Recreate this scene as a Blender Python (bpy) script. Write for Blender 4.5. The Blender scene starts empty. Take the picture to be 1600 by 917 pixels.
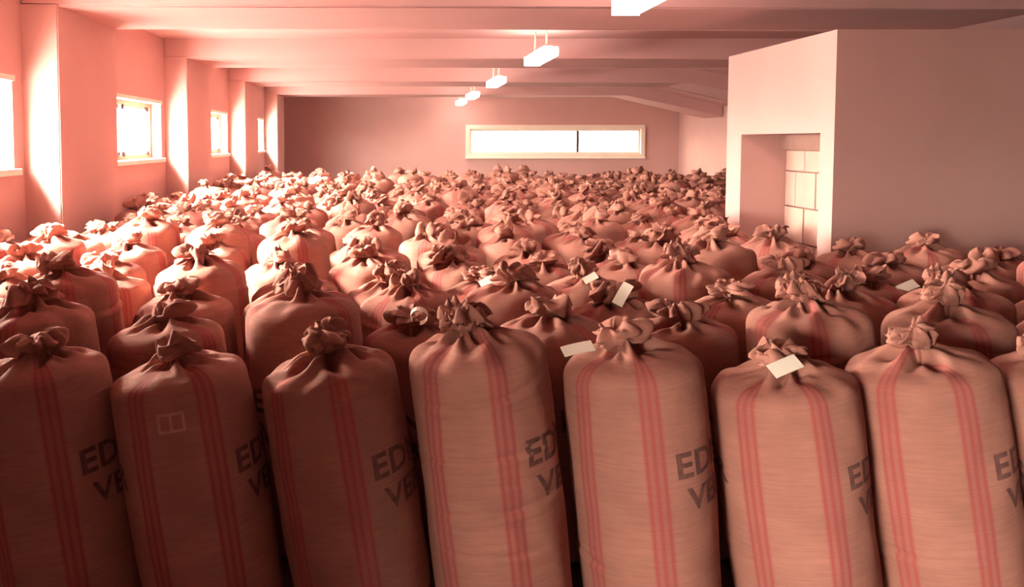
import bpy, bmesh, math, random
import numpy as np
from mathutils import Vector, Matrix

rnd = random.Random(11)
PI = math.pi
R = math.radians
SC = bpy.context.scene
COL = SC.collection

# ------------------------------------------------------------------ camera
EYE = 1.92
cam_data = bpy.data.cameras.new('camera')
cam_data.sensor_width = 36.0
cam_data.lens = 36.0 * 1300 / 1600
cam_data.shift_x = 0.1156
cam_data.shift_y = -0.1034
cam_data.clip_start = 0.05
cam = bpy.data.objects.new('camera', cam_data)
cam.location = (0, 0, EYE)
cam.rotation_euler = (R(90 - 3.2), 0, 0)
COL.objects.link(cam)
SC.camera = cam

# ------------------------------------------------------------------ sky, exposure
world = bpy.data.worlds.new('overcast_sky')
SC.world = world
world.use_nodes = True
bg = world.node_tree.nodes['Background']
bg.inputs['Color'].default_value = (1.0, 0.95, 0.85, 1)
# overcast sky: three times brighter overhead than at the horizon, dull ground below it
wn = world.node_tree
wtc = wn.nodes.new('ShaderNodeTexCoord')
wsep = wn.nodes.new('ShaderNodeSeparateXYZ')
wn.links.new(wtc.outputs['Generated'], wsep.inputs[0])
wramp = wn.nodes.new('ShaderNodeFloatCurve')
wmap = wn.nodes.new('ShaderNodeMapRange')
wmap.inputs['From Min'].default_value = -1
wn.links.new(wsep.outputs['Z'], wmap.inputs['Value'])
wn.links.new(wmap.outputs['Result'], wramp.inputs['Value'])
wc = wramp.mapping.curves[0]
wc.points[0].location = (0.0, 0.16)
wc.points[1].location = (1.0, 1.0)
for px_, py_ in ((0.48, 0.16), (0.52, 0.34)):
    wc.points.new(px_, py_)
for p_ in wc.points:
    p_.handle_type = 'VECTOR'
wramp.mapping.update()
wmul = wn.nodes.new('ShaderNodeMath')
wmul.operation = 'MULTIPLY'
wmul.inputs[1].default_value = 300.0
wn.links.new(wramp.outputs['Value'], wmul.inputs[0])
wn.links.new(wmul.outputs[0], bg.inputs['Strength'])
# the sun, spread wide by the thin cloud, coming in low through the left windows
sun = bpy.data.lights.new('hazy_sun', 'SUN')
sun.energy = 92.0
sun.angle = R(24)
sun.color = (1.0, 0.93, 0.82)
sun_ob = bpy.data.objects.new('hazy_sun', sun)
sun_ob.rotation_euler = Vector((1.0, -0.10, -0.50)).to_track_quat('-Z', 'Y').to_euler()
COL.objects.link(sun_ob)
SC.view_settings.view_transform = 'Standard'
SC.view_settings.look = 'None'
SC.view_settings.gamma = 1.0
SC.view_settings.exposure = 0.95
SC.cycles.max_bounces = 10
SC.cycles.diffuse_bounces = 3
SC.cycles.transparent_max_bounces = 12
LAMP_STRENGTH = 15.0

def daylight_opening(x, y, z, wide, high, rot):          # sampling guide for the sky seen through a window; gives no light itself
    l = bpy.data.lights.new('daylight_portal', 'AREA')
    l.shape = 'RECTANGLE'
    l.size, l.size_y = wide, high
    l.cycles.is_portal = True
    o = bpy.data.objects.new('daylight_portal', l)
    o.location = (x, y, z)
    o.rotation_euler = rot
    COL.objects.link(o)
daylight_opening(-3.90, -3.55, 1.52, 1.94, 2.9, (0, R(-90), 0))
for a, b in ((4.70, 8.0), (9.67, 12.95), (14.66, 18.0), (19.68, 22.95)):
    daylight_opening(-3.90, (a + b) / 2, 2.07, 0.9, b - a - 0.4, (0, R(-90), 0))
daylight_opening(5.135, 26.86, 1.91, 5.5, 0.82, (R(-90), 0, 0))

# ------------------------------------------------------------------ materials
def base_mat(name, color, rough=0.9, var=0.06, scale=3.0, bump=0.15, bump_scale=60.0, rand=0.0):
    m = bpy.data.materials.new(name)
    m.use_nodes = True
    nt = m.node_tree
    b = nt.nodes['Principled BSDF']
    b.inputs['Roughness'].default_value = rough
    b.inputs['Specular IOR Level'].default_value = 0.2
    tc = nt.nodes.new('ShaderNodeTexCoord')
    n1 = nt.nodes.new('ShaderNodeTexNoise')
    n1.inputs['Scale'].default_value = scale
    n1.inputs['Detail'].default_value = 5
    nt.links.new(tc.outputs['Object'], n1.inputs['Vector'])
    cr = nt.nodes.new('ShaderNodeValToRGB')
    cr.color_ramp.elements[0].position = 0.3
    cr.color_ramp.elements[1].position = 0.7
    cr.color_ramp.elements[0].color = (*[c * (1 - var) for c in color], 1)
    cr.color_ramp.elements[1].color = (*[min(1, c * (1 + var)) for c in color], 1)
    nt.links.new(n1.outputs['Fac'], cr.inputs['Fac'])
    out = cr.outputs['Color']
    if rand:
        oi = nt.nodes.new('ShaderNodeObjectInfo')
        mr = nt.nodes.new('ShaderNodeMapRange')
        mr.inputs['To Min'].default_value = 1 - rand
        mr.inputs['To Max'].default_value = 1 + rand
        nt.links.new(oi.outputs['Random'], mr.inputs['Value'])
        mx = nt.nodes.new('ShaderNodeVectorMath')
        mx.operation = 'SCALE'
        nt.links.new(out, mx.inputs[0])
        nt.links.new(mr.outputs['Result'], mx.inputs['Scale'])
        out = mx.outputs['Vector']
    nt.links.new(out, b.inputs['Base Color'])
    if bump:
        n2 = nt.nodes.new('ShaderNodeTexNoise')
        n2.inputs['Scale'].default_value = bump_scale
        n2.inputs['Detail'].default_value = 4
        nt.links.new(tc.outputs['Object'], n2.inputs['Vector'])
        bp = nt.nodes.new('ShaderNodeBump')
        bp.inputs['Strength'].default_value = bump
        bp.inputs['Distance'].default_value = 0.01
        nt.links.new(n2.outputs['Fac'], bp.inputs['Height'])
        nt.links.new(bp.outputs['Normal'], b.inputs['Normal'])
    return m

def mathn(nt, op, a, b=None, c=None):
    n = nt.nodes.new('ShaderNodeMath')
    n.operation = op
    for i, v in enumerate((a, b, c)):
        if v is None:
            continue
        if isinstance(v, (int, float)):
            n.inputs[i].default_value = v
        else:
            nt.links.new(v, n.inputs[i])
    return n.outputs[0]

def smooth(nt, v, lo, hi):          # 1 below lo, 0 above hi
    n = nt.nodes.new('ShaderNodeMapRange')
    n.interpolation_type = 'SMOOTHSTEP'
    nt.links.new(v, n.inputs['Value'])
    n.inputs['From Min'].default_value = lo
    n.inputs['From Max'].default_value = hi
    n.inputs['To Min'].default_value = 1
    n.inputs['To Max'].default_value = 0
    return n.outputs['Result']

JUTE = (0.34, 0.143, 0.114)
STRIPE = (0.32, 0.055, 0.06)

def jute_mat(name, stripes=True):
    m = base_mat(name, JUTE, rough=0.95, var=0.10, scale=5.0, bump=0, rand=0.10)
    nt = m.node_tree
    b = nt.nodes['Principled BSDF']
    tc = next(n for n in nt.nodes if n.type == 'TEX_COORD')
    sep = nt.nodes.new('ShaderNodeSeparateXYZ')
    nt.links.new(tc.outputs['Object'], sep.inputs[0])
    col = b.inputs['Base Color'].links[0].from_socket
    # slubs of the weave: streaks running around the sack
    ang = mathn(nt, 'ARCTAN2', sep.outputs['Y'], sep.outputs['X'])
    deg = mathn(nt, 'MULTIPLY', ang, 180 / PI)
    cmb = nt.nodes.new('ShaderNodeCombineXYZ')
    nt.links.new(mathn(nt, 'MULTIPLY', ang, 1.2), cmb.inputs[0])
    nt.links.new(mathn(nt, 'MULTIPLY', sep.outputs['Z'], 70), cmb.inputs[1])
    sl = nt.nodes.new('ShaderNodeTexNoise')
    sl.inputs['Scale'].default_value = 1.6
    sl.inputs['Detail'].default_value = 3
    nt.links.new(cmb.outputs[0], sl.inputs['Vector'])
    slm = nt.nodes.new('ShaderNodeMapRange')
    slm.inputs['To Min'].default_value = 0.80
    slm.inputs['To Max'].default_value = 1.18
    nt.links.new(sl.outputs['Fac'], slm.inputs['Value'])
    sc = nt.nodes.new('ShaderNodeVectorMath')
    sc.operation = 'SCALE'
    nt.links.new(col, sc.inputs[0])
    nt.links.new(slm.outputs['Result'], sc.inputs['Scale'])
    col = sc.outputs['Vector']
    if stripes:
        w = mathn(nt, 'WRAP', deg, 180.0, 0.0)
        d1 = mathn(nt, 'ABSOLUTE', mathn(nt, 'SUBTRACT', w, 30.0))
        d2 = mathn(nt, 'ABSOLUTE', mathn(nt, 'SUBTRACT', w, 88.0))
        d = mathn(nt, 'MINIMUM', d1, d2)
        line = mathn(nt, 'ADD', smooth(nt, d, 1.0, 2.6), smooth(nt, mathn(nt, 'ABSOLUTE', mathn(nt, 'SUBTRACT', d, 6.2)), 0.8, 2.2))
        wash = mathn(nt, 'MULTIPLY', smooth(nt, d, 7.0, 10.0), 0.35)
        band = mathn(nt, 'MAXIMUM', mathn(nt, 'MULTIPLY', line, 0.75), wash)
        mix = nt.nodes.new('ShaderNodeMix')
        mix.data_type = 'RGBA'
        nt.links.new(band, mix.inputs['Factor'])
        nt.links.new(col, mix.inputs[6])
        mix.inputs[7].default_value = (*STRIPE, 1)
        col = mix.outputs[2]
    nt.links.new(col, b.inputs['Base Color'])
    # cloth relief
    n2 = nt.nodes.new('ShaderNodeTexNoise')
    n2.inputs['Scale'].default_value = 22
    n2.inputs['Detail'].default_value = 6
    nt.links.new(tc.outputs['Object'], n2.inputs['Vector'])
    add = mathn(nt, 'ADD', n2.outputs['Fac'], mathn(nt, 'MULTIPLY', sl.outputs['Fac'], 0.35))
    bp = nt.nodes.new('ShaderNodeBump')
    bp.inputs['Strength'].default_value = 0.35
    bp.inputs['Distance'].default_value = 0.012
    nt.links.new(add, bp.inputs['Height'])
    nt.links.new(bp.outputs['Normal'], b.inputs['Normal'])
    return m

def emit_mat(name, color, strength):
    m = bpy.data.materials.new(name)
    m.use_nodes = True
    b = m.node_tree.nodes['Principled BSDF']
    b.inputs['Base Color'].default_value = (0.9, 0.88, 0.82, 1)
    b.inputs['Emission Color'].default_value = (*color, 1)
    b.inputs['Emission Strength'].default_value = strength
    return m

def pane_mat(name, clear=(0.96, 0.95, 0.90)):
    m = bpy.data.materials.new(name)
    m.use_nodes = True
    nt = m.node_tree
    nt.nodes.remove(nt.nodes['Principled BSDF'])
    t = nt.nodes.new('ShaderNodeBsdfTransparent')
    t.inputs['Color'].default_value = (*clear, 1)
    g = nt.nodes.new('ShaderNodeBsdfGlossy')
    g.inputs['Roughness'].default_value = 0.05
    mx = nt.nodes.new('ShaderNodeMixShader')
    mx.inputs[0].default_value = 0.07
    nt.links.new(t.outputs[0], mx.inputs[1])
    nt.links.new(g.outputs[0], mx.inputs[2])
    nt.links.new(mx.outputs[0], nt.nodes['Material Output'].inputs['Surface'])
    return m

M = {
    'wall': base_mat('pink_plaster', (0.55, 0.318, 0.303), var=0.04, scale=1.2, bump=0.12, bump_scale=90),
    'ceiling': base_mat('pink_ceiling_paint', (0.54, 0.308, 0.306), var=0.05, scale=0.9, bump=0.12, bump_scale=70),
    'timber': base_mat('dark_timber', (0.07, 0.035, 0.028), var=0.2, scale=5, bump=0.2),  # dark only to keep bounced light off the front sacks
    'floor': base_mat('concrete_floor', (0.13, 0.075, 0.065), var=0.15, scale=4, bump=0.2),
    'block': base_mat('pale_block', (0.62, 0.37, 0.32), var=0.05, scale=6, bump=0.3, bump_scale=40, rand=0.06),
    'mortar': base_mat('mortar', (0.30, 0.16, 0.14), var=0.1, scale=8, bump=0.3),
    'frame': base_mat('painted_window_frame', (0.58, 0.30, 0.22), rough=0.6, var=0.05, bump=0.05),
    'white': base_mat('white_window_paint', (0.80, 0.66, 0.58), rough=0.6, var=0.04, bump=0.05),
    'sill': base_mat('white_sill', (0.82, 0.70, 0.62), rough=0.6, var=0.04, bump=0.05),
    'dark': base_mat('dark_metal', (0.05, 0.02, 0.02), rough=0.5, var=0.1, bump=0),
    'housing': base_mat('lamp_housing', (0.55, 0.42, 0.38), rough=0.5, var=0.03, bump=0),
    'diffuser': emit_mat('lit_diffuser', (1.0, 0.86, 0.70), LAMP_STRENGTH),
    'pane': pane_mat('window_glass'),
    'pane_grimy': pane_mat('grimy_window_glass', (0.38, 0.37, 0.33)),  # glass tinted dark to cut daylight from the end window
    'jute': jute_mat('striped_jute'),
    'jute_plain': jute_mat('plain_jute', stripes=False),
    'string': base_mat('tie_string', (0.30, 0.13, 0.09), var=0.15, bump=0.2),
    'ink': base_mat('faded_black_ink', (0.14, 0.06, 0.055), var=0.3, scale=30, bump=0),
    'pale_ink': base_mat('pale_ink', (0.46, 0.23, 0.19), var=0.15, scale=30, bump=0),
    'paper': base_mat('white_paper', (0.88, 0.78, 0.68), rough=0.7, var=0.03, bump=0.05),
}

# ------------------------------------------------------------------ helpers
def link_mesh(name, me, m, parent=None):
    o = bpy.data.objects.new(name, me)
    COL.objects.link(o)
    if m is not None and not me.materials:
        me.materials.append(m)
    if parent is not None:
        o.parent = parent
    return o

def from_bm(name, bm, m, parent=None, smooth_shade=False):
    bmesh.ops.recalc_face_normals(bm, faces=bm.faces)
    me = bpy.data.meshes.new(name)
    bm.to_mesh(me)
    bm.free()
    if smooth_shade:
        me.shade_smooth()
    return link_mesh(name, me, m, parent)

def tag(o, label, cat=None, group=None, kind=None):
    o['label'] = label
    if cat:
        o['category'] = cat
    if group:
        o['group'] = group
    if kind:
        o['kind'] = kind
    return o

def empty(name, loc=(0, 0, 0)):
    o = bpy.data.objects.new(name, None)
    o.location = loc
    o.empty_display_size = 0.1
    COL.objects.link(o)
    return o

def add_box(bm, x0, x1, y0, y1, z0, z1, bevel=0.0):
    r = bmesh.ops.create_cube(bm, size=1.0)
    vs = r['verts']
    for v in vs:
        v.co = Vector((x0 + (v.co.x + 0.5) * (x1 - x0), y0 + (v.co.y + 0.5) * (y1 - y0), z0 + (v.co.z + 0.5) * (z1 - z0)))
    if bevel:
        es = list({e for v in vs for e in v.link_edges})
        bmesh.ops.bevel(bm, geom=es, offset=bevel, segments=2, affect='EDGES', profile=0.6)

def box(name, x0, x1, y0, y1, z0, z1, m, parent=None, bevel=0.0):
    bm = bmesh.new()
    add_box(bm, x0, x1, y0, y1, z0, z1, bevel)
    return from_bm(name, bm, m, parent)

def cells_wall(axis, us, zs, lo, hi, holes):
    """A wall of thickness lo..hi along `axis` ('x' or 'y'), its plane cut in cells at us x zs; cells in holes are open."""
    bm = bmesh.new()
    vd = {}
    def V(i, j, s):
        k = (i, j, s)
        if k not in vd:
            t = hi if s else lo
            vd[k] = bm.verts.new((t, us[i], zs[j]) if axis == 'x' else (us[i], t, zs[j]))
        return vd[k]
    nu, nz = len(us) - 1, len(zs) - 1
    solid = lambda i, j: 0 <= i < nu and 0 <= j < nz and (i, j) not in holes
    for i in range(nu):
        for j in range(nz):
            if not solid(i, j):
                continue
            for s in (0, 1):
                bm.faces.new((V(i, j, s), V(i + 1, j, s), V(i + 1, j + 1, s), V(i, j + 1, s)))
            for (di, dj, a, b) in ((-1, 0, (i, j), (i, j + 1)), (1, 0, (i + 1, j), (i + 1, j + 1)), (0, -1, (i, j), (i + 1, j)), (0, 1, (i, j + 1), (i + 1, j + 1))):
                if not solid(i + di, j + dj):
                    bm.faces.new((V(*a, 0), V(*b, 0), V(*b, 1), V(*a, 1)))
    return bm

def extrude_profile(pts, y0, y1):
    """closed polygon in XZ extruded along Y"""
    bm = bmesh.new()
    a = [bm.verts.new((x, y0, z)) for x, z in pts]
    b = [bm.verts.new((x, y1, z)) for x, z in pts]
    n = len(pts)
    bm.faces.new(a)
    bm.faces.new(b)
    for i in range(n):
        bm.faces.new((a[i], a[(i + 1) % n], b[(i + 1) % n], b[i]))
    return bm

# ------------------------------------------------------------------ the room
XL, XP, XR = -3.55, -3.20, 9.07          # left wall, pillar faces, right wall
YB, YF = 26.5, -14.0                      # back wall, wall behind the camera
ZB, ZC = 3.20, 3.50                      # beam undersides, ceiling
XS, DROP = 6.4, 0.62                     # where the roof slope starts and how far it falls
SILL, HEAD = 1.65, 2.49
PILLARS = [(-6.9, -5.2), (-1.9, -0.25), (3.0, 4.70), (8.0, 9.67), (12.95, 14.66), (18.0, 19.68), (22.95, 24.4)]
BAYS = [(-5.2, -1.9), (4.70, 8.0), (9.67, 12.95), (14.66, 18.0), (19.68, 22.95)]
WINS = [(a + 0.22, b - 0.22) for a, b in BAYS]

tag(box('floor', XL - 0.3, XR + 0.3, YF - 0.3, YB + 0.3, -0.2, 0.0, M['floor']), 'dark concrete warehouse floor hidden under the rows of sacks', 'floor', kind='structure')

bm = extrude_profile([(XL - 0.3, ZC), (XS, ZC), (XS, ZC + 0.3), (XL - 0.3, ZC + 0.3)], YF - 0.3, YB + 0.3)
tag(from_bm('ceiling', bm, M['ceiling']), 'flat pink painted ceiling running over most of the store', 'ceiling', kind='structure')
zr = ZC - DROP * (XR + 0.3 - XS) / (XR - XS)
bm = extrude_profile([(XS, ZC), (XR + 0.3, zr), (XR + 0.3, zr + 0.3), (XS, ZC + 0.3)], YF - 0.3, YB + 0.3)
tag(from_bm('ceiling_slope', bm, M['ceiling']), 'sloping pink strip of ceiling falling toward the far right wall', 'ceiling', kind='structure')

beam_words = ['far behind the viewer', 'close behind the viewer', 'out of frame above the front sacks', 'nearest in view above the first pillar', 'second in view above the second pillar', 'third in view above the third pillar', 'farthest in view close to the end wall']
for k, (a, b) in enumerate(PILLARS):
    zr = ZB - DROP * (XR - XS) / (XR - XS)
    bm = extrude_profile([(XP - 0.34, ZB), (XS, ZB), (XR, zr), (XR, zr + 0.32), (XS, ZC + 0.02), (XP - 0.34, ZC + 0.02)], a, b)
    es = [e for e in bm.edges if abs(e.verts[0].co.y - e.verts[1].co.y) < 1e-4 and e.verts[0].co.z < ZB + 0.01 and e.verts[1].co.z < ZB + 0.01]
    bmesh.ops.bevel(bm, geom=es, offset=0.03, segments=2, affect='EDGES')
    tag(from_bm('ceiling_beam', bm, M['ceiling']), 'broad flat pink ceiling beam, ' + beam_words[k], 'beam', kind='structure')
    bm = bmesh.new()
    add_box(bm, XL - 0.02, XP, a, b, 0, ZB + 0.02)
    es = [e for e in bm.edges if abs(e.verts[0].co.z - e.verts[1].co.z) > 1 and e.verts[0].co.x > XP - 0.01]
    bmesh.ops.bevel(bm, geom=es, offset=0.012, segments=2, affect='EDGES')
    pw = ['far behind the viewer', 'close behind the viewer', 'out of frame beside the front sacks', 'nearest in view, between first and second windows', 'second in view, between second and third windows', 'third in view, between third and fourth windows', 'farthest in view, in the back corner']
    tag(from_bm('wall_pillar', bm, M['wall']), 'broad pink plastered wall pillar, ' + pw[k], 'pillar', kind='structure')

us = [YF - 0.3]
holes = set()
for i, (a, b) in enumerate(WINS):
    us += [a, b]
    holes.add((2 * i + 1, 2))
    if i == 0:
        holes.add((1, 1))
us.append(YB + 0.3)
tag(from_bm('wall_left', cells_wall('x', us, [0, 0.55, SILL, HEAD, ZC], XL - 0.34, XL, holes), M['wall']), 'pink plaster wall pierced by the row of small windows at left', 'wall', kind='structure')
tag(box('wall_right', XR, XR + 0.3, YF, YB, 0, ZC, M['wall']), 'pink plaster wall at the far right behind the enclosure', 'wall', kind='structure')
tag(box('wall_front', XL - 0.3, XR + 0.3, YF - 0.3, YF, 0, ZC, M['timber']), 'dark timber wall behind the viewer, out of sight', 'wall', kind='structure')

BX0, BX1, BZ0, BZ1 = 2.42, 7.85, 1.52, 2.30
tag(from_bm('wall_back', cells_wall('y', [XL - 0.3, BX0, BX1, XR + 0.3], [0, BZ0, BZ1, ZC], YB, YB + 0.34, {(1, 1)}), M['wall']), 'dark pink end wall holding the long low window', 'wall', kind='structure')

tag(from_bm('wall_partition', cells_wall('y', [XL, -1.78, 0.75, XR], [0, 2.45, ZB], -0.45, -0.25, {(1, 0)}), M['timber']), 'dark timber cross wall with the doorway the viewer stands in, out of sight', 'wall', kind='structure')  # added unseen wall; its gap limits the daylight reaching the front row

# windows of the left wall ---------------------------------------------------
place = ['close behind the viewer', 'nearest, cut off by the frame edge', 'second, with two bright sashes', 'third, half hidden behind a pillar', 'fourth, a narrow slit close to the end wall']
for k, (a, b) in enumerate(WINS):
    sill_z = 0.55 if k == 0 else SILL  # added unseen window, sill lowered to throw more light on the front row
    w = empty('window_%d' % (k + 1), (XL - 0.2, (a + b) / 2, sill_z))
    tag(w, 'small bright window with pinkish frame in the left wall, ' + place[k], 'window', kind='structure')
    h, hw = HEAD - sill_z, (b - a) / 2
    # outer frame
    bm = bmesh.new()
    t = 0.07
    add_box(bm, -0.05, 0.05, -hw, hw, 0, t)
    add_box(bm, -0.05, 0.05, -hw, hw, h - t, h)
    add_box(bm, -0.05, 0.05, -hw, -hw + t, t, h - t)
    add_box(bm, -0.05, 0.05, hw - t, hw, t, h - t)
    from_bm('window_frame', bm, M['frame'], w)
    box('mullion', -0.05, 0.055, -0.022, 0.022, t, h - t, M['white'], w)
    for s in (-1, 1):
        y0, y1 = (-hw + t, -0.022) if s < 0 else (0.022, hw - t)
        bm = bmesh.new()
        q = 0.03
        add_box(bm, -0.03, 0.03, y0, y1, t, t + q)
        add_box(bm, -0.03, 0.03, y0, y1, h - t - q, h - t)
        add_box(bm, -0.03, 0.03, y0, y0 + q, t + q, h - t - q)
        add_box(bm, -0.03, 0.03, y1 - q, y1, t + q, h - t - q)
        sash = from_bm('sash', bm, M['white'], w)
        box('pane', -0.004, 0.004, y0 + q, y1 - q, t + q, h - t - q, M['pane'], sash)
        # catches and hinges on the sash
        ym = (y0 + y1) / 2
        for (yy, zz, dy, dz) in ((y0 + 0.10, t + 0.02, 0.05, 0.035), (y1 - 0.12, t + 0.02, 0.06, 0.03), (y1 - 0.15, h - t - 0.03, 0.045, 0.03), (y0 + 0.08, h - t - 0.03, 0.03, 0.04)):
            box('latch', 0.028, 0.06, yy - dy, yy + dy, zz - dz, zz + dz, M['dark'], sash, bevel=0.008)
    sl = box('window_sill', 0.05, 0.26, -hw - 0.05, hw + 0.05, -0.05, 0.012, M['sill'], w, bevel=0.01)
    box('head_ledge', 0.05, 0.215, -hw - 0.04, hw + 0.04, h - 0.01, h + 0.045, M['sill'], w, bevel=0.008)

# long window of the end wall ------------------------------------------------
w = empty('window_6', ((BX0 + BX1) / 2, YB + 0.1, BZ0))
tag(w, 'long low bright window with white frame and one mullion in the end wall', 'window', kind='structure')
hw, h = (BX1 - BX0) / 2, BZ1 - BZ0
bm = bmesh.new()
t = 0.06
add_box(bm, -hw, hw, -0.05, 0.05, 0, t)
add_box(bm, -hw, hw, -0.05, 0.05, h - t, h)
add_box(bm, -hw, -hw + t, -0.05, 0.05, t, h - t)
add_box(bm, hw - t, hw, -0.05, 0.05, t, h - t)
from_bm('window_frame', bm, M['white'], w)
xm = -hw + 2 * hw * 0.635
box('mullion', xm - 0.035, xm + 0.035, -0.05, 0.05, t, h - t, M['dark'], w)
for x0, x1 in ((-hw + t, xm - 0.035), (xm + 0.035, hw - t)):
    box('pane', x0, x1, -0.004, 0.004, t, h - t, M['pane_grimy'], w)
# architrave standing proud of the wall
bm = bmesh.new()
e, y0, y1 = 0.13, -0.16, -0.06
add_box(bm, -hw - e, hw + e, y0, y1, -e, 0)
add_box(bm, -hw - e, hw + e, y0, y1, h, h + e)
add_box(bm, -hw - e, -hw, y0, y1, 0, h)
add_box(bm, hw, hw + e, y0, y1, 0, h)
from_bm('architrave', bm, M['white'], w)
box('window_sill', -hw - e, hw + e, -0.24, -0.05, -e - 0.03, -e + 0.03, M['sill'], w, bevel=0.01)

# enclosure with the bricked-up opening ---------------------------------------
EX, EY0, EY1, EZ = 3.70, 7.0, 9.25, 2.85
OY0, OY1, OZ = 7.23, 8.87, 1.99
RD = 0.55
bm = cells_wall('x', [EY0, OY0, OY1, EY1], [0, OZ, EZ], EX, EX + RD, {(1, 0)})
add_box(bm, EX + RD, XR, EY0, EY1, 0, EZ)
enc = from_bm('wall_enclosure', bm, M['wall'])
tag(enc, 'pale plastered enclosure at right with a bricked up opening in its side', 'wall', kind='structure')
box('mortar_bed', EX + RD - 0.03, EX + RD + 0.002, OY0, OY1, 0, OZ - 0.16, M['mortar'], enc)
box('lintel_board', EX + RD - 0.13, EX + RD + 0.002, OY0, OY1, OZ - 0.16, OZ, M['mortar'], enc)
bw, bh = 0.41, 0.22
z = OZ - 0.17
row = 0
brick_mesh = None
while z > 0.1:
    y = OY1 - 0.01
    first = bw if row % 2 == 0 else bw * 0.55
    wdt = first
    while y > OY0 + 0.02:
        y0 = max(OY0 + 0.005, y - wdt)
        p = rnd.uniform(0.0, 0.015)
        o = box('concrete_block', EX + RD - 0.065 - p, EX + RD - 0.015, y0 + 0.012, y, max(0.02, z - bh + 0.014), z, M['block'], enc, bevel=0.006)
        y = y0
        wdt = bw
    z -= bh
    bh = 0.37
    row += 1

# ------------------------------------------------------------------ ceiling lamps
def make_lamp(y, label):
    zb = EYE + 1.11
    root = empty('strip_lamp', (2.05, y, zb))
    tag(root, label, 'lamp', 'strip lamps in line along the ceiling')
    L = 0.70
    bm = bmesh.new()
    add_box(bm, -0.055, 0.055, -L * 0.8, L * 0.8, 0.125, 0.16, 0.01)
    from_bm('housing', bm, M['housing'], root)
    for sg in (-1, 1):
        box('end_trim', -0.125, 0.125, sg * (L - 0.02) - 0.006, sg * (L - 0.02) + 0.006, -0.004, 0.134, M['housing'], root)
    bm = bmesh.new()
    add_box(bm, -0.118, 0.118, -L, L, 0.0, 0.128, 0.03)
    tag(from_bm('diffuser', bm, M['diffuser'], root), 'glowing white diffuser')
    for q in (-0.45, 0.45):
        bm = bmesh.new()
        hh = ZC - zb - 0.155
        bmesh.ops.create_cone(bm, cap_ends=True, segments=8, radius1=0.014, radius2=0.014, depth=hh, matrix=Matrix.Translation((0, q, 0.155 + hh / 2)))
        from_bm('stem', bm, M['housing'], root)

lamp_spots = [(6.75, 'largest glowing strip lamp, cut off by the top edge of the photo'),
              (11.7, 'second glowing strip lamp from the top edge of the photo'),
              (16.75, 'third glowing strip lamp from the top edge of the photo'),
              (21.7, 'fourth glowing strip lamp from the top edge, just before the farthest'),
              (25.35, 'farthest and smallest glowing strip lamp, close to the end wall')]
for y, lab in lamp_spots:
    make_lamp(y, lab)

# ------------------------------------------------------------------ sacks
class Wave:
    """smooth noise, periodic in theta"""
    def __init__(self, r, n=7, kmax=6, fz=9.0):
        self.c = [(r.randint(1, kmax), r.uniform(-fz, fz), r.uniform(0, 2 * PI), r.gauss(0, 1)) for _ in range(n)]
        self.s = 1.0 / math.sqrt(n)
    def __call__(self, th, z):
        return self.s * sum(a * np.sin(k * th + f * z + p) for k, f, p, a in self.c)

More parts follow.
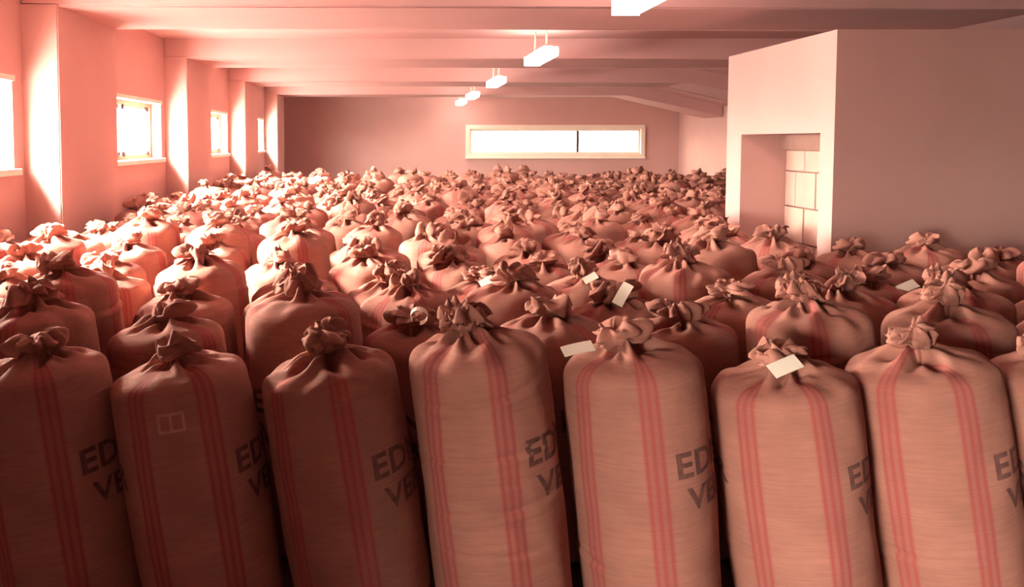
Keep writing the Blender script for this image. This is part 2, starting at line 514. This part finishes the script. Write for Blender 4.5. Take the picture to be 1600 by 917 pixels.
class SackShape:
    def __init__(self, seed, creased=False):
        r = self.r = random.Random(seed)
        self.H = 1.085 + r.uniform(-0.02, 0.02)
        self.R0 = 0.280
        self.SH = r.uniform(0.115, 0.14)          # height of the rounded shoulder
        self.n1 = Wave(r, 8, 4, 6)
        self.n2 = Wave(r, 9, 11, 25)
        self.ov = r.uniform(0, 2 * PI)
        self.pleats = []
        th = 0.0
        while th < 2 * PI - 0.25:
            th += r.uniform(0.38, 0.62)
            self.pleats.append((th, r.uniform(0.07, 0.13), r.uniform(0.045, 0.10), r.uniform(0.10, 0.21)))
        self.creases = []
        for _ in range(r.randint(4, 7) if creased else r.randint(0, 2)):
            self.creases.append((r.uniform(0.25, 0.95), r.uniform(0, 2 * PI), r.uniform(0.5, 1.1), r.uniform(-0.05, 0.05), r.uniform(0.008, 0.014)))
        if creased == 'sagging':          # belts of slack cloth across the side that faces the viewer
            self.creases = [(self.H - dz, R(-102), w_, sl, dp) for dz, w_, sl, dp in ((0.19, 0.8, 0.03, 0.016), (0.40, 1.0, 0.02, 0.014), (0.50, 0.6, 0.0, 0.009), (0.60, 0.9, 0.015, 0.013), (0.76, 0.8, 0.0, 0.009))]
        self.tip = (r.uniform(-0.05, 0.05), r.uniform(-0.05, 0.05))

    def side(self, th, z):
        """radius of the flank"""
        H, SH = self.H, self.SH
        t = np.clip(z / (H - SH), 0, 1)
        rr = self.R0 * (0.955 + 0.045 * np.sin(PI * t) ** 0.7 + 0.012 * t)
        rr = rr * (1 + 0.012 * np.cos(2 * (th - self.ov)))
        rr = rr + 0.0055 * self.n1(th, z) + 0.0018 * self.n2(th, z)
        for zc, tc, wd, sl, dp in self.creases:
            dth = np.angle(np.exp(1j * (th - tc)))
            k = np.exp(-(dth / wd) ** 2)
            u = (z - zc - sl * dth - 0.02 * dth ** 2) / 0.011
            rr = rr - dp * k * (np.exp(-u ** 2) - 0.55 * np.exp(-(u + 2.2) ** 2 / 2))
        return rr

    def body(self, nth, nside, nsh):
        H, SH = self.H, self.SH
        th = np.linspace(0, 2 * PI, nth, endpoint=False)
        rows = []
        zs = [0.0, 0.004, 0.03]
        fr = [0.45, 0.86, 0.975]
        for z, f in zip(zs, fr):
            rr = self.side(th, np.full(nth, 0.06)) * f
            rows.append((rr * np.cos(th), rr * np.sin(th), np.full(nth, z)))
        for z in np.linspace(0.075, H - SH, nside):
            rr = self.side(th, np.full(nth, z))
            rows.append((rr * np.cos(th), rr * np.sin(th), np.full(nth, z)))
        rbase = self.side(th, np.full(nth, H - SH))
        rn = 0.043
        for i in range(1, nsh + 1):
            t = i / nsh
            phi = t * PI / 2
            c = math.cos(phi) ** 0.62
            rr = rn + (rbase - rn) * c
            z = H - SH + (SH - 0.02) * math.sin(phi) ** 0.62 + 0.02 * t ** 4
            z = np.full(nth, z)
            dz = np.zeros(nth)
            rho = rr
            for tp, wd, dp, ln in self.pleats:
                a = np.angle(np.exp(1j * (th - tp)))
                arc = a * np.maximum(rho, 0.06)
                width = wd * 0.22 * (0.55 + rho / 0.2)
                fall = np.clip(1 - (rho - rn) / ln, 0, 1)
                fall = fall * fall * (3 - 2 * fall)
                g = np.exp(-(arc / width) ** 2)
                dz -= dp * g * fall
                dz += 0.45 * dp * fall * np.exp(-((np.abs(arc) - 1.9 * width) / width) ** 2)
            nz = 0.010 * self.n1(th, z * 0 + rho * 6) * (1 - c) + 0.006 * self.n2(th, rho * 1.5)
            rad = rr + 0.35 * dz * c
            lean = (1 - c) ** 2
            rows.append((rad * np.cos(th) + self.tip[0] * lean * 0.5, rad * np.sin(th) + self.tip[1] * lean * 0.5, z + dz * (0.35 + 0.65 * (1 - c)) + nz))
        # the neck below the tie
        zt = H + 0.005
        for f, zz in ((0.85, zt + 0.012), (0.7, zt + 0.03)):
            m = 1 + 0.18 * np.cos(9 * th + self.ov)
            rows.append((rn * f * m * np.cos(th) + self.tip[0] * 0.5, rn * f * m * np.sin(th) + self.tip[1] * 0.5, np.full(nth, zz)))
        return rows

    def tuft(self, nth, nv):
        """the crumpled sack mouth above the tie"""
        r = random.Random(self.ov)
        th = np.linspace(0, 2 * PI, nth, endpoint=False)
        zt = self.H + 0.018
        ruf, ru2, big = Wave(r, 6, 5, 6), Wave(r, 6, 6, 8), Wave(r, 4, 3, 3)
        hgt, wid = r.uniform(0.06, 0.095), r.uniform(0.062, 0.088)
        lx, ly = r.uniform(-0.05, 0.05), r.uniform(-0.05, 0.05)
        el = r.uniform(0, PI)
        flat = r.uniform(0.0, 0.3)
        rows = []
        for i in range(nv + 1):
            t = i / nv
            rr = 0.012 + wid * math.sin(PI * (0.10 + 0.9 * t)) ** 0.75 if t < 1 else 0.012
            z = zt + hgt * (1 - math.cos(PI * min(1, t * 1.06))) / 2 - (0.03 * max(0, t - 0.8) / 0.2)
            amp = min(1.0, t / 0.25)
            fold = 0.42 * np.abs(ruf(th, t * 1.5)) - 0.20 + 0.24 * big(th, t) + 0.16 * ru2(th, t * 3)
            rad = rr * (1 + amp * fold) * (1 + flat * amp * np.cos(2 * (th - el)))
            zz = z + amp * (0.022 * big(th + 1.0, t * 2) + 0.020 * np.abs(ru2(th + 2.0, t * 2)) - 0.008)
            rows.append((rad * np.cos(th) + self.tip[0] * 0.5 + lx * t, rad * np.sin(th) + self.tip[1] * 0.5 + ly * t, zz))
        return rows

def rows_mesh(name, rows, cap=True):
    n = len(rows[0][0])
    k = len(rows)
    co = np.stack([np.stack(rw, 1) for rw in rows]).reshape(-1, 3)
    i = np.arange(n)
    j = (i + 1) % n
    f = np.concatenate([np.stack([a * n + i, a * n + j, (a + 1) * n + j, (a + 1) * n + i], 1) for a in range(k - 1)])
    faces = f.tolist()
    if cap:
        faces.append(list(range((k - 1) * n, k * n)))
        faces.append(list(range(n - 1, -1, -1)))
    me = bpy.data.meshes.new(name)
    me.from_pydata(co.tolist(), [], faces)
    me.shade_smooth()
    return me

def tie_mesh(s, seg=20):
    bm = bmesh.new()
    for q in range(2):
        zc = s.H + 0.016 + 0.012 * q
        ring = []
        for i in range(seg):
            a = 2 * PI * i / seg
            c = Vector((s.tip[0] * 0.5 + 0.038 * math.cos(a), s.tip[1] * 0.5 + 0.038 * math.sin(a), zc + 0.004 * math.sin(a * 2 + q)))
            d = Vector((math.cos(a), math.sin(a), 0))
            ring.append([bm.verts.new(c + d * 0.008 * math.cos(b) + Vector((0, 0, 0.008 * math.sin(b)))) for b in (0, PI / 2, PI, 3 * PI / 2)])
        for i in range(seg):
            for b in range(4):
                bm.faces.new((ring[i][b], ring[(i + 1) % seg][b], ring[(i + 1) % seg][(b + 1) % 4], ring[i][(b + 1) % 4]))
    bmesh.ops.recalc_face_normals(bm, faces=bm.faces)
    me = bpy.data.meshes.new('tie')
    bm.to_mesh(me)
    bm.free()
    me.shade_smooth()
    me.materials.append(M['string'])
    return me

class Kit:
    def __init__(self, seed, hero, creased=False):
        self.s = SackShape(seed, creased)
        if hero:
            self.body = rows_mesh('body', self.s.body(132, 96, 26))
            self.tuft = rows_mesh('gathered_mouth', self.s.tuft(72, 22))
        else:
            self.body = rows_mesh('body', self.s.body(64, 12, 16))
            self.tuft = rows_mesh('gathered_mouth', self.s.tuft(40, 12))
        self.body.materials.append(M['jute'])
        self.tuft.materials.append(M['jute_plain'])
        self.tie = tie_mesh(self.s)

# ink lettering wrapped on the flank -------------------------------------------
def text_bm(word, size):
    cu = bpy.data.curves.new('lettering', 'FONT')
    cu.body = word
    cu.size = size * 1.38
    cu.space_character = 1.06
    cu.offset = size * 0.035
    cu.resolution_u = 3
    ob = bpy.data.objects.new('lettering', cu)
    COL.objects.link(ob)
    dg = bpy.context.evaluated_depsgraph_get()
    dg.update()
    me = bpy.data.meshes.new_from_object(ob.evaluated_get(dg))
    bm = bmesh.new()
    bm.from_mesh(me)
    bpy.data.objects.remove(ob)
    bpy.data.curves.remove(cu)
    bpy.data.meshes.remove(me)
    xs = [v.co.x for v in bm.verts]
    x = min(xs)
    while x < max(xs):
        bmesh.ops.bisect_plane(bm, geom=bm.verts[:] + bm.edges[:] + bm.faces[:], plane_co=(x, 0, 0), plane_no=(1, 0, 0))
        x += 0.012
    zz = 0.0
    while zz < size * 1.1:
        bmesh.ops.bisect_plane(bm, geom=bm.verts[:] + bm.edges[:] + bm.faces[:], plane_co=(0, zz, 0), plane_no=(0, 1, 0))
        zz += 0.03
    x0 = min(xs)
    for v in bm.verts:
        v.co.x -= x0
    return bm

def wrap_prints(s, items, lift=0.0022):
    """items: (bm in the XY plane, start angle in degrees, base height, width stretch)"""
    out = bmesh.new()
    for bm, a0, z0, st in items:
        vm = {}
        co = np.array([v.co[:] for v in bm.verts])
        th = R(a0) + co[:, 0] * st / 0.282
        z = z0 + co[:, 1]
        rr = s.side(th, z) + lift
        for v, t_, z_, r_ in zip(bm.verts, th, z, rr):
            vm[v] = out.verts.new((r_ * math.cos(t_), r_ * math.sin(t_), z_))
        for f in bm.faces:
            out.faces.new([vm[v] for v in f.verts])
    me = bpy.data.meshes.new('printed_lettering')
    bmesh.ops.recalc_face_normals(out, faces=out.faces)
    out.to_mesh(me)
    out.free()
    return me

LINE1, LINE2 = text_bm('EDNR', 0.098), text_bm('VEB', 0.088)
def lettering(kit):
    H = kit.s.H
    out = []
    for base in (-78, 102):
        it = [(LINE1, base + 2, H - 0.445, 1.12), (LINE2, base + 8, H - 0.575, 1.15)]
        me = wrap_prints(kit.s, it)
        me.materials.append(M['ink'])
        out.append(me)
    return out

def frame_bm():
    bm = bmesh.new()
    def rect(x0, x1, y0, y1):
        n = 4
        for i in range(n):
            a, b = x0 + (x1 - x0) * i / n, x0 + (x1 - x0) * (i + 1) / n
            bm.faces.new([bm.verts.new((x, y, 0)) for x, y in ((a, y0), (b, y0), (b, y1), (a, y1))])
    W, Hh, t = 0.105, 0.078, 0.011
    rect(0, W, 0, t)
    rect(0, W, Hh - t, Hh)
    rect(0, t, t, Hh - t)
    rect(W - t, W, t, Hh - t)
    rect(W / 2 - t / 2, W / 2 + t / 2, t, Hh - t)
    return bm

def card_mesh(w, l, bend, curl=0.0):
    """paper tag, w across, l long (along +Y from its tied end), bent; curl winds it into a loop"""
    bm = bmesh.new()
    n = 14
    top, bot = [], []
    for i in range(n + 1):
        t = i / n
        if curl:
            rad = l / curl
            a = t * curl
            y, z, nrm = rad * math.sin(a), rad * (1 - math.cos(a)), Vector((0, -math.sin(a), math.cos(a)))
        else:
            y, z, nrm = t * l, bend * t * t, Vector((0, 0, 1))
        ww = w
        for sgn, lst in ((1, top), (-1, bot)):
            c = Vector((0, y, z)) + nrm * 0.0012 * sgn
            lst.append((bm.verts.new(c + Vector((-ww / 2, 0, 0))), bm.verts.new(c + Vector((ww / 2, 0, 0)))))
    for i in range(n):
        bm.faces.new((top[i][0], top[i][1], top[i + 1][1], top[i + 1][0]))
        bm.faces.new((bot[i][0], bot[i + 1][0], bot[i + 1][1], bot[i][1]))
        for e in (0, 1):
            bm.faces.new((top[i][e], top[i + 1][e], bot[i + 1][e], bot[i][e]))
    bm.faces.new((top[0][0], top[0][1], bot[0][1], bot[0][0]))
    bm.faces.new((top[-1][0], top[-1][1], bot[-1][1], bot[-1][0]))
    bmesh.ops.recalc_face_normals(bm, faces=bm.faces)
    me = bpy.data.meshes.new('paper_tag')
    bm.to_mesh(me)
    bm.free()
    me.materials.append(M['paper'])
    return me

HERO = [Kit(100 + i, True, creased={3: 'sagging', 8: True}.get(i, False)) for i in range(10)]
MID = [Kit(300 + i, False) for i in range(9)]
LET = {id(k): lettering(k) for k in HERO}

ORD = ['first', 'second', 'third', 'fourth', 'fifth', 'sixth', 'seventh', 'eighth', 'ninth', 'tenth', 'eleventh', 'twelfth', 'thirteenth', 'fourteenth', 'fifteenth', 'sixteenth', 'seventeenth', 'eighteenth', 'nineteenth', 'twentieth']
ORD += ['twenty-' + w for w in ORD[:9]] + ['thirtieth']

def sack_matrix(x, y, lean, pitch, rot, sxy, sz):
    return Matrix.Translation((x, y, 0.018)) @ Matrix.Rotation(R(-lean), 4, 'Y') @ Matrix.Rotation(R(pitch), 4, 'X') @ Matrix.Rotation(R(rot), 4, 'Z') @ Matrix.Diagonal((sxy, sxy, sz, 1))

def place_sack(kit, mat, label, letters=False):
    root = bpy.data.objects.new('jute_sack', None)
    COL.objects.link(root)
    root.matrix_world = mat
    tag(root, label, 'sack', 'tied jute sacks standing in rows')
    link_mesh('body', kit.body, None, root)
    link_mesh('gathered_mouth', kit.tuft, None, root)
    link_mesh('tie', kit.tie, None, root)
    if letters:
        for me in LET[id(kit)]:
            o = link_mesh('printed_lettering', me, None, root)
            o['label'] = 'faded black block letters'
    return root

def add_tag(root, kit, me, off, along, up):
    """a paper tag tied to the neck; off, along (its length) and up (its face) in world axes"""
    o = link_mesh('paper_tag', me, None, root)
    o['label'] = 'white paper tag'
    p = root.matrix_world @ Vector((kit.s.tip[0] * 0.5, kit.s.tip[1] * 0.5, kit.s.H + 0.02)) + Vector(off)
    ya = Vector(along).normalized()
    za = Vector(up)
    za = (za - ya * za.dot(ya)).normalized()
    w = Matrix((ya.cross(za), ya, za)).transposed().to_4x4()
    w.translation = p
    o.matrix_local = root.matrix_world.inverted() @ w
    return o

D0, STEP = 3.30, 0.595
FOCAL = 1300.0
def X_of(px, d):
    return (px - 615) / FOCAL * d

made = 0
# --- first row: one by one, as the photo shows them
row0 = [  # px of the shoulder centre, top height factor, lean, rotation, kit, label
    (50, 0.985, 8.0, 30, 0, 'dark shaded jute sack leftmost in the front row'),
    (272, 0.955, 8.5, 36, 1, 'shaded front row jute sack with a small pale boxed mark under its neck'),
    (507, 0.985, 9.0, 15, 2, 'front row jute sack with a plump knot, left of the creased striped sack'),
    (747, 1.035, 7.0, 12, 3, 'pale red-striped front row sack with sagging creases across its side'),
    (990, 0.985, 6.5, -2, 4, 'front row striped sack with a tag edge sticking out over its left shoulder'),
    (1222, 0.915, 8.5, 6, 5, 'low front row striped sack with a white tag lying on top'),
    (1442, 0.985, 10.0, 3, 6, 'tall pale front row sack with deep pleats, second from the right edge'),
    (1668, 0.985, 10.0, 15, 7, 'front row jute sack cut off by the right edge of the photo'),
]
front = []
for px, hz, lean, rot, k, lab in row0:
    kit = HERO[k]
    x = X_of(px, D0) + math.sin(R(lean)) * 1.05
    rt = place_sack(kit, sack_matrix(x, D0 + rnd.uniform(-0.02, 0.02), lean, 0.5, rot, 1.0, hz), lab, True)
    front.append((rt, kit))
    made += 1

me = wrap_prints(HERO[1].s, [(frame_bm(), -132, HERO[1].s.H - 0.215, 1.0)])
me.name = 'printed_mark'
me.materials.append(M['pale_ink'])
o = link_mesh('printed_mark', me, None, front[1][0])
o['label'] = 'pale printed frame with two boxes'

CARD = card_mesh(0.06, 0.125, -0.012)
CARD_S = card_mesh(0.05, 0.085, 0.008)
LOOP = card_mesh(0.035, 0.20, 0, curl=5.2)
add_tag(front[5][0], front[5][1], CARD, (-0.13, -0.14, 0.005), (0.9, 0.1, 0.38), (-0.25, -0.75, 0.6))
add_tag(front[4][0], front[4][1], CARD, (-0.14, -0.07, -0.002), (-1, -0.1, -0.12), (-0.1, -0.45, 0.9))

# --- second row
D1 = D0 + STEP
row1 = [
    (50, 1.03, 5, 'second row sack at the left edge of the photo, dark knot catching window light'),
    (250, 0.985, 5, 'second row sack behind the sack with the boxed mark, ears lit from the windows'),
    (472, 1.085, 4, 'tall brown-sided second row sack standing behind the plump knotted sack'),
    (655, 0.94, 3, 'second row sack with a curled white paper loop at its neck'),
    (858, 1.0, 5, 'second row sack behind the pale creased sack, mouth lit from the left'),
    (1062, 0.99, 5, 'second row sack with loose folds, left behind the low tagged sack'),
    (1270, 1.03, 5, 'second row sack peeping out behind the low tagged sack'),
    (1490, 1.02, 5, 'second row sack behind the tall pale pleated sack at the right'),
    (1700, 1.0, 5, 'second row sack cut off by the right edge of the photo'),
]
second = []
for i, (px, hz, lean, lab) in enumerate(row1):
    kit = HERO[(i * 3 + 5) % 10]
    x = X_of(px, D1) + math.sin(R(lean)) * 1.05
    rt = place_sack(kit, sack_matrix(x, D1 + rnd.uniform(-0.02, 0.02), lean, 0, rnd.uniform(0, 360), 1.0, hz), lab, True)
    second.append((rt, kit))
    made += 1
add_tag(second[3][0], second[3][1], LOOP, (0.02, -0.11, 0.02), (1, -0.1, 0.1), (-0.1, -0.3, 0.9))

# --- all further rows
spots = []
for r in range(2, 29):
    d = D0 + STEP * r
    niche = any(a + 0.28 < d < b - 0.28 for a, b in BAYS)
    xl = -3.20 if niche else -2.86
    if d < EY0 - 0.25:
        xr = min(6.2, 0.80 * d + 0.5)
        xl = max(xl, -0.50 * d - 0.4)
    elif d < EY1 + 0.35:
        xr = EX - 0.34
    else:
        xr = XR - 0.45
    x = xl + rnd.uniform(0.0, 0.12 if niche or r > 6 else 0.35)
    if r == 2:
        x = 1.32 - 0.6 * 6
    row = []
    while x <= xr:
        row.append([x + rnd.uniform(-0.012, 0.012), d + rnd.uniform(-0.02, 0.02), r])
        x += 0.6 if r == 2 else rnd.uniform(0.59, 0.612)
    for i, p in enumerate(row):
        spots.append((*p, i, len(row)))

tagged = {}
def want_tag(px, py):
    """nearest sack of the further rows to a tag the photo shows at (px, py)"""
    best = min(range(len(spots)), key=lambda i: (615 + FOCAL * (spots[i][0] - 0.08) / spots[i][1] - px) ** 2 + (220 + FOCAL * (EYE - 1.1) / spots[i][1] - py) ** 2)
    return best
for (px, py, big) in ((998, 476, 1), (1366, 456, 1), (776, 420, 0), (918, 449, 0), (690, 326, 0), (708, 347, 0)):
    tagged[want_tag(px, py)] = (px, py, big)

N_SINGLE = 300
tall = {want_tag(px, py) for px, py in ((230, 375), (350, 390), (465, 385))}
rest = []
for i, (x, y, r, j, n) in enumerate(spots):
    lean = 4.0 + 1.3 * math.sin(x * 1.7 + r * 2.4)
    pitch = 0.8 * math.sin(x * 2.1 + r)
    rot = rnd.uniform(0, 360)
    sz = rnd.uniform(0.945, 1.055)
    if (rnd.random() < 0.06 or i in tall) and i not in tagged:
        sz = rnd.uniform(1.09, 1.13)
    if i in tagged:
        sz = 0.965
    bx = x + (0.04 if j == 0 else 0.0)
    mat = sack_matrix(bx, y, lean, pitch, rot, rnd.uniform(0.985, 1.0), sz)
    if made < N_SINGLE:
        kit = HERO[(i * 7) % 10] if r < 4 else MID[(i * 5 + r) % 9]
        where = '%s from the left in the %s row' % (ORD[j], ORD[r])
        if i in tagged:
            lab = 'tied jute sack with a white paper tag, ' + where
        elif j == 0:
            lab = 'tied jute sack at the left end of the %s row' % ORD[r]
        elif j == n - 1 and y > 6:
            lab = 'tied jute sack at the right end of the %s row of sacks' % ORD[r]
        else:
            lab = 'tied jute sack standing ' + where
        rt = place_sack(kit, mat, lab)
        made += 1
        if i in tagged:
            px, py, big = tagged[i]
            add_tag(rt, kit, CARD if big else CARD_S, ((0.07 if px == 1366 else -0.03), -0.17, (-0.04 if px == 1366 else 0.0)), ((0.45, 0, 0.9) if px == 998 else (0.9, 0.1, 0.4)), (-0.25, -0.7, 0.65))
    else:
        rest.append(mat)

# --- the sacks beyond the nearest three hundred: one object
if rest:
    cos, faces, base = [], [], 0
    protos = []
    for q in range(5):
        s = SackShape(500 + q)
        protos.append([s.body(30, 4, 7), s.tuft(18, 5)])
    for q, mat in enumerate(rest):
        A = np.array(mat)
        for rows in protos[q % 5]:
            n, k = len(rows[0][0]), len(rows)
            co = np.stack([np.stack(rw, 1) for rw in rows]).reshape(-1, 3)
            cos.append(co @ A[:3, :3].T + A[:3, 3])
            ii = np.arange(n)
            jj = (ii + 1) % n
            faces.append(np.concatenate([np.stack([a * n + ii, a * n + jj, (a + 1) * n + jj, (a + 1) * n + ii], 1) for a in range(k - 1)]) + base)
            base += n * k
    me = bpy.data.meshes.new('massed_sacks')
    me.from_pydata(np.concatenate(cos).tolist(), [], np.concatenate(faces).tolist())
    me.shade_smooth()
    me.materials.append(M['jute_plain'])
    o = link_mesh('massed_sacks', me, None)
    tag(o, 'mass of tied jute sacks packed in the last rows before the end wall', 'sacks', kind='stuff')
print('sacks single', made, 'rest', len(rest))
